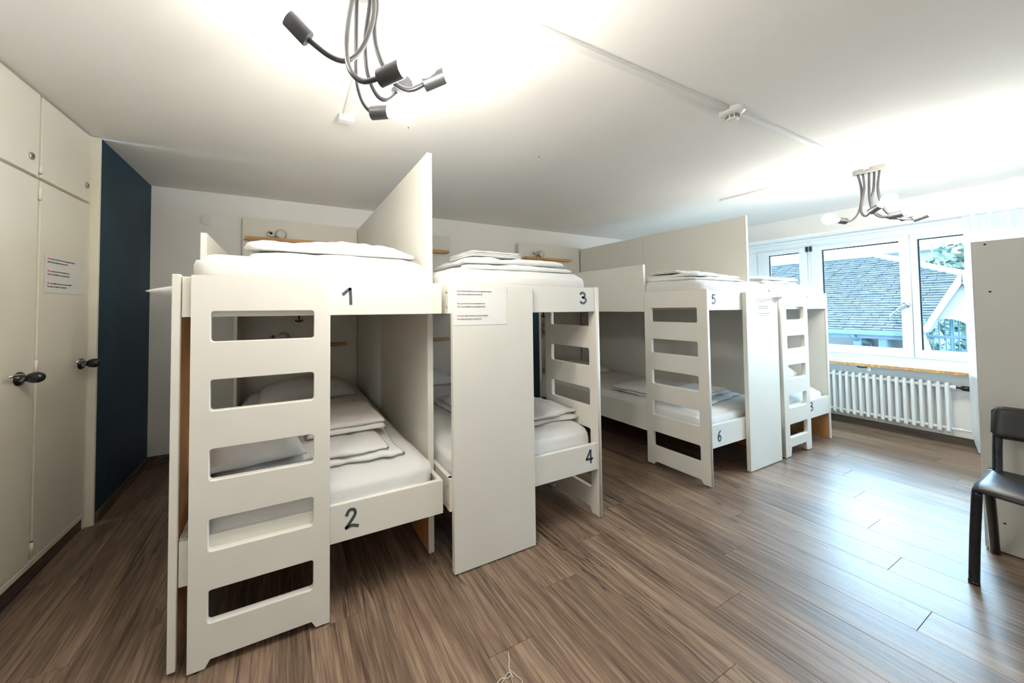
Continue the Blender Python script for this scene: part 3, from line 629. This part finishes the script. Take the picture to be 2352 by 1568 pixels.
# cable ducts and smoke detector
def duct(lst, label, endbox=None):
    t = thing('cable_duct', label, 'cable duct', ((lst[0][0]+lst[0][1])/2, (lst[0][2]+lst[0][3])/2, ZC), 'white ceiling cable ducts')
    for b in lst:
        c = box('channel', b[0], b[1], b[2], b[3], ZC-.012, ZC-.0005, 'white', t, .001)
        e = .003
        if b[1]-b[0] > b[3]-b[2]: box('cover', b[0], b[1], b[2]+e, b[3]-e, ZC-.015, ZC-.012, 'white', c, .001)
        else: box('cover', b[0]+e, b[1]-e, b[2], b[3], ZC-.015, ZC-.012, 'white', c, .001)
    if endbox: box('junction_box', *endbox, 'white', t, .003)
duct([(-1.0, 2.07, .972, 1.008), (2.20, 3.94, .962, .992)], 'long white cable duct along the ceiling past the smoke detector')
duct([(.272, .302, 1.09, 1.865)], 'short white ceiling duct ending in a junction box behind the large lamp', (.255, .335, 1.865, 1.905, ZC-.035, ZC-.0005))
duct([(3.80, 3.826, 1.03, 1.84)], 'thin white ceiling duct leading to the lamp near the window', (3.795, 3.845, 1.84, 1.875, ZC-.018, ZC-.0005))
sd = thing('smoke_detector', 'round white smoke detector on the ceiling at the cable duct', 'smoke detector', (2.135, .985, ZC))
SDP = (2.135, .985, ZC)
lathe('base', [(0, 0), (.056, 0), (.056, .012), (0, .012)], SDP, (0, 0, -1), 'white', sd, 40, False)
lathe('cover', [(0, .013), (.057, .013), (.057, .016), (.045, .026), (.032, .029), (0, .029)], SDP, (0, 0, -1), 'white', sd, 40)
ch = lathe('chamber', [(0, .029), (.028, .029), (.028, .052), (.025, .056), (0, .057)], SDP, (0, 0, -1), 'white', sd, 40)
for k in range(9):
    a0 = k*2*math.pi/9
    for zz in (.034, .040, .046):
        bm = bmesh.new(); add_box(bm, .0268, .0286, -.0072, .0072, -zz-.0016, -zz+.0016); me = mesh_of(bm); me.transform(Matrix.Translation(SDP) @ Matrix.Rotation(a0, 4, 'Z')); link('vent_slot', me, 'hole', ch)
# small dark screw heads left in the ceiling
for px_, py_ in ((.636, 1.864), (1.574, 1.856)):
    tag(lathe('ceiling_screw', [(0, 0), (.004, 0), (.003, .003), (0, .004)], (px_, py_, ZC), (0, 0, -1), 'gun', None, 10, True, (px_, py_, ZC)), 'tiny dark screw head in the ceiling near the partition top' if px_ < 1 else 'tiny dark screw head in the ceiling above bunk 3', 'screw')

# ------------------------------------------------------------------ window side: radiator, curtain, track
ra = thing('radiator', 'white column radiator on the wall under the window sill', 'radiator', (5.34, 1.5, 0))
bm = bmesh.new()
def col_me(y):
    ms = []
    for x_ in (5.318, 5.372): ms.append(tube_me([(x_, y, .128), (x_, y, .53)], .0125, 0, 3))
    ms.append(tube_me([(5.318, y, .515), (5.318, y, .535), (5.345, y, .548), (5.372, y, .535), (5.372, y, .515)], .0125, 3, 3))
    ms.append(tube_me([(5.318, y, .145), (5.318, y, .128), (5.345, y, .115), (5.372, y, .128), (5.372, y, .145)], .0125, 3, 3))
    return join_me(ms)
cm = col_me(0.0); cm.transform(Matrix.Translation((-5.34, 0, 0))); cm.materials.append(M['rad']); cm.polygons.foreach_set('use_smooth', [True]*len(cm.polygons))
for k in range(29):
    o = bpy.data.objects.new('radiator_column', cm); COL.objects.link(o); o.parent = ra; o.location = (0, .906-1.5+k*.0468, 0)
for z in (.515, .150): tube('header_pipe', [(5.345, .885, z), (5.345, 2.235, z)], .016, 'rad', ra, 0)
tube('valve_body', [(5.345, .885, .515), (5.345, .862, .515)], .020, 'rad', ra, 0)
tube('thermostat_neck', [(5.345, .862, .515), (5.345, .835, .514)], .009, 'gun', ra, 0)
lathe('thermostat_knob', [(0, 0), (.016, 0), (.021, .01), (.021, .045), (.016, .05), (0, .05)], (5.345, .838, .514), (0, -1, 0), 'black', ra)
tube('return_pipe', [(5.345, .885, .150), (5.345, .80, .148), (5.345, .70, .147)], .009, 'rad', ra, 0); tube('pipe_nut', [(5.345, .86, .150), (5.345, .835, .149)], .014, 'rad', ra, 0)
for y in (1.0, 2.1): box('wall_bracket', 5.385, XW-.001, y, y+.03, .17, .5, 'rad', ra)
cb = thing('sill_clip', 'small dark and white cable clip hanging under the window sill', 'clip', (5.30, 1.36, .62))
box('clip', 5.285, 5.305, 1.335, 1.36, .588, .6395, 'white', cb, .002); tube('cable_end', [(5.295, 1.36, .625), (5.29, 1.40, .618), (5.29, 1.43, .622)], .006, 'gun', cb)
tr = thing('curtain_track', 'white curtain track board running above the window', 'curtain track', (5.32, 1.0, 2.0))
box('board', 5.20, XW-.001, -.6, 2.45, 2.012, 2.032, 'wframe', tr, .002); box('rail', 5.215, 5.235, -.6, 2.45, 1.998, 2.012, 'white', tr, .002)
bm = bmesh.new(); nY, nZ = 110, 26; g = {}
for i in range(nY+1):
    for j in range(nZ+1):
        u = i/nY; v = j/nZ; z = .015+(1.996-.015)*v
        y = .776-.55*u-.03*max(0, 1-v*12)*(1-u)+.010*fbm((v*3, 1, 1)); amp = .012+.012*(1-v)
        xx = 5.225+amp*math.sin(u*46+.8*fbm((u*4, v*2, 5)))-.030*(1-v)*max(0, 1-u*2)
        g[i, j] = bm.verts.new((xx, y, z+(.010*fbm((u*6, 3, 3)) if j == 0 else 0)))
for i in range(nY):
    for j in range(nZ): bm.faces.new((g[i, j], g[i+1, j], g[i+1, j+1], g[i, j+1]))
tag(link('curtain', mesh_of(bm), 'sheer', None, (5.22, .49, .03), True), 'sheer white curtain hanging at the window behind the grey wardrobe', 'curtain')

# ------------------------------------------------------------------ wardrobe and chair
wd = thing('wardrobe', 'plain grey wardrobe cut off by the right edge behind the chair', 'wardrobe', (3.53, -.15, 0))
WX = 3.243
me = panel2d([(-.75, .006), (.460, .006), (.460, 1.566), (-.75, 1.566)], [], .022, frame((WX, 0, 0), *LEFTF) @ Matrix.Scale(-1, 4, (1, 0, 0)), .001); bpy.data.meshes.remove(me)
box('back_panel', WX, WX+.020, -.75, .460, .006, 1.566, 'wardrobe', wd, .0015); box('side_panel', WX+.0205, WX+.56, .440, .460, .006, 1.566, 'wardrobe', wd, .0015); box('side_panel', WX+.0205, WX+.56, -.75, -.73, .006, 1.566, 'wardrobe', wd, .0015)
box('top_panel', WX+.0205, WX+.56, -.73, .44, 1.546, 1.566, 'wardrobe', wd, .0015); box('bottom_panel', WX+.0205, WX+.56, -.73, .44, .05, .07, 'wardrobe', wd, .0015)
for y0, y1 in ((-.728, -.147), (-.143, .438)): d_ = box('door', WX+.56, WX+.58, y0, y1, .052, 1.564, 'wardrobe', wd, .0015)
for y, z in ((.419, 1.548), (.411, 1.305), (.403, .150)): lathe('screw_hole', [(0, 0), (.0042, 0), (.0042, .0006), (0, .0006)], (WX, y, z), (-1, 0, 0), 'hole', wd, 12)
ch = thing('chair', 'black chair with tubular metal legs in front of the grey wardrobe', 'chair', (2.97, .20, 0))
def chair_side(y, s):
    tube('front_leg', [(2.776, y+.018*s, .004), (2.772, y+.010*s, .20), (2.770, y, .385), (2.776, y-.001*s, .408), (2.80, y-.002*s, .420), (2.90, y-.002*s, .420), (3.05, y-.002*s, .417)], .0150, 'black', ch)
    tube('rear_leg', [(3.205, y+.02*s, .004), (3.10, y+.008*s, .15), (2.985, y-.004*s, .31), (2.93, y-.008*s, .40)], .0150, 'black', ch)
    tube('upright', [(3.055, y-.012*s, .408), (3.075, y-.014*s, .46), (3.095, y-.014*s, .56), (3.115, y-.016*s, .66), (3.122, y-.018*s, .72)], .0145, 'black', ch)
    lathe('foot_cap', [(0, 0), (.016, 0), (.016, .012), (0, .012)], (2.776, y+.018*s, 0), (0, 0, 1), 'black', ch, 14); lathe('foot_cap', [(0, 0), (.016, 0), (.016, .012), (0, .012)], (3.207, y+.02*s, 0), (0, 0, 1), 'black', ch, 14)
chair_side(.408, 1); chair_side(.0, -1)
def pad_me(nu, nv, F, th):
    bm = bmesh.new(); T, B2 = {}, {}
    for i in range(nu+1):
        for j in range(nv+1):
            a, b = F(i/nu, j/nv); e = max(0, (1-abs(2*i/nu-1)**10)*(1-abs(2*j/nv-1)**10))**.5
            T[i, j] = bm.verts.new(a+b*th*.5*e); B2[i, j] = bm.verts.new(a-b*th*.5*e) if e > 0 else T[i, j]
    for i in range(nu):
        for j in range(nv):
            bm.faces.new((T[i, j], T[i+1, j], T[i+1, j+1], T[i, j+1])); bm.faces.new((B2[i, j], B2[i, j+1], B2[i+1, j+1], B2[i+1, j]))
    return mesh_of(bm)
def seatF(u, v):
    xx = 2.752+.345*u+.02*(2*v-1)**2*(1-u)*0; y = .418-.425*v; k = 2*v-1
    xx -= .035*(1-k*k)*(1-u)
    z = .437-.006*(1-k*k)*u-.020*max(0, (.25-u)/.25)**2+.010*max(0, (u-.7)/.3)**2
    return Vector((xx, y, z)), Vector((-.1*(u-.3), 0, 1)).normalized()
link('seat', pad_me(24, 24, seatF, .026), 'blackv', ch, None, True)
def backF(u, v):
    k = 2*u-1; sh = .35*(max(0, abs(k)-.86)/.14)**2.2; y = .408-.41*u; z = .675+.150*(v-.5)*(1-sh); return Vector((3.083+.030*(v)+.022*(1-k*k), y, z)), Vector((-1, 0, .15)).normalized()
link('backrest', pad_me(24, 14, backF, .034), 'blackv', ch, None, True)
tube('cross_bar', [(2.95, .40, .415), (2.95, .005, .415)], .011, 'black', ch, 0)

# ------------------------------------------------------------------ thread on the floor
T0 = Vector((.69, 1.0, .003))
pts = [(-.075, -.004, 0), (-.060, -.018, 0), (-.03, -.004, .001), (0, .010, .002), (.006, .0, .003), (-.012, -.004, .003), (-.03, .004, .002), (-.05, .0, .001), (-.066, .0, 0), (-.070, -.012, 0)]
ms = [tube_me([T0+Vector(p) for p in pts], .0009, 5, 1), tube_me([T0+Vector(p) for p in ((.006, -.01, .002), (.012, .02, .003), (.03, .045, .002), (.042, .07, .001))], .0012, 5, 1),
      tube_me([T0+Vector(p) for p in ((.012, .015, .002), (.02, -.01, .002), (.028, -.03, .001), (.01, -.045, 0), (-.005, -.03, 0), (.004, .0, .002))], .0008, 5, 1)]
tag(link('thread', join_me(ms), 'linen', None, tuple(T0), True), 'tangle of white thread lying on the floor', 'thread')

# ------------------------------------------------------------------ outside the window
tag(box('yard_ground', 5.8, 40, -30, 40, -1.6, -1.5, 'ground', None, 0), kind='structure')
rf = thing('house_roof', 'grey tiled roof of the house outside the window', 'house', (11.5, 4.5, -1.5))
EX, EZ, RX, RZ = 10.48, .745, 12.47, 2.395
def roofp(s, y, lift=0): return Vector((EX+(RX-EX)*s-lift*.64, y, EZ+(RZ-EZ)*s+lift*.77))
def right_edge(s):   # hip on the upper part, bargeboard on the lower
    if s > .655: return 1.77+(3.014-1.77)*(s-.655)/(1-.655)
    return 1.98+(1.77-1.98)*s/.655
bm = bmesh.new(); NR = 34
for k in range(NR):
    s0, s1 = k/NR, (k+1)/NR; y = right_edge((s0+s1)/2)+.0; off = (k % 2)*.13
    yy = y
    while yy < 9.0:
        y2 = min(yy+.26+(off if yy == y else 0), 9.0); jl = random.uniform(-.006, .008)
        a = [roofp(s0, yy+.004, .045+jl), roofp(s0, y2-.004, .045+jl), roofp(s1, y2-.004, .012+jl), roofp(s1, yy+.004, .012+jl)]
        b = [roofp(s0, yy+.004, 0), roofp(s0, y2-.004, 0)]
        va = [bm.verts.new(p) for p in a]; vb = [bm.verts.new(p) for p in b]; bm.faces.new(va); bm.faces.new((vb[0], vb[1], va[1], va[0]))
        yy = y2
tag(link('roof_tiles', mesh_of(bm), 'tile', rf), kind='stuff')
bm = bmesh.new()
for a in ([roofp(0, right_edge(0)), roofp(0, 9), roofp(1, 9), roofp(1, right_edge(1)), roofp(.655, right_edge(.655))],): bm.faces.new([bm.verts.new(p-Vector((0, 0, .012))) for p in a])
link('roof_deck', mesh_of(bm), 'gutter', rf)
tube('ridge_tiles', [roofp(1, 9, .03), roofp(1, 3.0, .03)], .07, 'extw', rf, 0); tube('hip_tiles', [roofp(1, 3.0, .03), roofp(.655, 1.77, .03), roofp(.45, 1.05, .05)], .07, 'extw', rf, 0)
box('gutter', EX-.14, EX+.0, 2.05, 9, .67, .76, 'gutter', rf, .01); box('soffit', EX-.05, EX+.35, 2.05, 9, .60, .67, 'gutter', rf, 0)
box('wall', EX+.30, EX+.5, 2.05, 9, -1.5, .66, 'ext', rf, 0)
for y in (2.42, 2.75, 4.2): box('bracket', EX-.02, EX+.3, y, y+.12, .40, .62, 'gutter', rf, .02)
tube('downpipe', [(EX-.06, 2.86, .70), (EX-.04, 2.84, .60), (EX+.12, 2.72, .50), (EX+.2, 2.70, .35), (EX+.2, 2.70, -1.4)], .045, 'gutter', rf)
box('ledge', EX-.2, EX+.3, 2.05, 9, .30, .36, 'extw', rf, .01)
pg = thing('porch_gable', 'white gabled porch with an arch and turquoise bars outside the window', 'porch', (9.7, 1.4, -1.5))
arch = [(1.84, -1.5)]+[(1.62+.24*math.cos(math.radians(a)), .77+.26*math.sin(math.radians(a))) for a in range(0, 1)]
arc = [(1.595+.235*math.cos(math.radians(a)), .78+.245*math.sin(math.radians(a))) for a in range(0, 181, 12)]
me = panel2d([(1.90, -1.5), (1.90, .70), (1.44, 1.66), (.98, .70), (.98, -1.5)], [[(1.83, -1.4), (1.36, -1.4)]+arc], .10, frame((9.66, 0, 0), *RIGHTF), .0)
link('gable_wall', me, 'ext', pg)
for s in (1, -1):
    y0, y1 = 1.435, 1.435+s*.42
    bm = bmesh.new(); vs = []
    for x_ in (9.50, 9.70):
        vs.append([bm.verts.new((x_, y0, 1.79)), bm.verts.new((x_, y1, .80)), bm.verts.new((x_, y1-s*.075, .80)), bm.verts.new((x_, y0-s*.005, 1.60))])
    a, b = vs; bm.faces.new(a); bm.faces.new(b[::-1])
    for k in range(4): bm.faces.new((a[k], b[k], b[(k+1) % 4], a[(k+1) % 4]))
    link('bargeboard', mesh_of(bm), 'extw', pg)
for k in range(8):
    y = 1.40+k*.062; th = .022 if k in (3, 7) else .008
    tube('bar', [(9.75, y, -.2), (9.75, y, 1.02)], th, 'turq', pg, 0, 2)
box('cross_rail', 9.73, 9.77, 1.36, 1.84, .70, .745, 'gutter', pg, .005)
bb = thing('far_building', 'pale building with arched windows behind the tiled roof', 'building', (20, 6, -1.5))
box('wall', 20, 21, 2.6, 16, -1.5, 3.15, 'ext', bb, 0); box('cornice', 19.8, 20, 2.6, 16, 3.15, 3.3, 'extw', bb, .01)
for y in (5.0, 6.6, 8.2, 9.8):
    a = [(y+.5*math.cos(math.radians(t)), 2.6+.42*math.sin(math.radians(t))) for t in range(0, 181, 12)]; b = [(y+.42*math.cos(math.radians(t)), 2.6+.34*math.sin(math.radians(t))) for t in range(0, 181, 12)]
    k = link('window_arch', panel2d(a+b[::-1], [], .08, frame((20, 0, 0), *LEFTF) @ Matrix.Scale(-1, 4, (1, 0, 0)), 0), 'pink', bb)
    k2 = link('arched_pane', panel2d(b+[(y-.42, 1.2), (y+.42, 1.2)], [], .04, frame((20, 0, 0), *LEFTF) @ Matrix.Scale(-1, 4, (1, 0, 0)), 0), 'gutter', bb)
lf = bmesh.new(); bmesh.ops.create_icosphere(lf, subdivisions=1, radius=1.0)
def tree(loc, hgt, rad, n, label, seed):
    random.seed(seed); t = thing('tree', label, 'tree', loc, 'trees beyond the roof'); x0, y0, z0 = loc
    tube('trunk', [(x0, y0, z0), (x0+.1, y0-.05, z0+hgt*.5), (x0, y0+.05, z0+hgt*.95)], .07, 'bark', t)
    bm = bmesh.new()
    for k in range(n):
        c = Vector((x0+random.gauss(0, rad*.45), y0+random.gauss(0, rad*.45), z0+hgt*(.35+.65*random.random()))); s = random.uniform(.05, .12)
        nrm = Vector((random.gauss(0, 1), random.gauss(0, 1), random.gauss(0, 1))).normalized(); a = nrm.orthogonal().normalized()*s; b = nrm.cross(a)*.6
        bm.faces.new([bm.verts.new(c+a), bm.verts.new(c+b), bm.verts.new(c-a), bm.verts.new(c-b)])
    tag(link('leaves', mesh_of(bm), 'leaf', t), kind='stuff')
lf.free()
tree((15, 2.25, -1.5), 4.3, .5, 700, 'slim green tree beyond the porch roof', 3); tree((16, 3.05, -1.5), 4.0, .6, 500, 'bushy green tree left of the slim tree outside', 5)
for o in bpy.data.objects:
    if 'org' in o: del o['org']
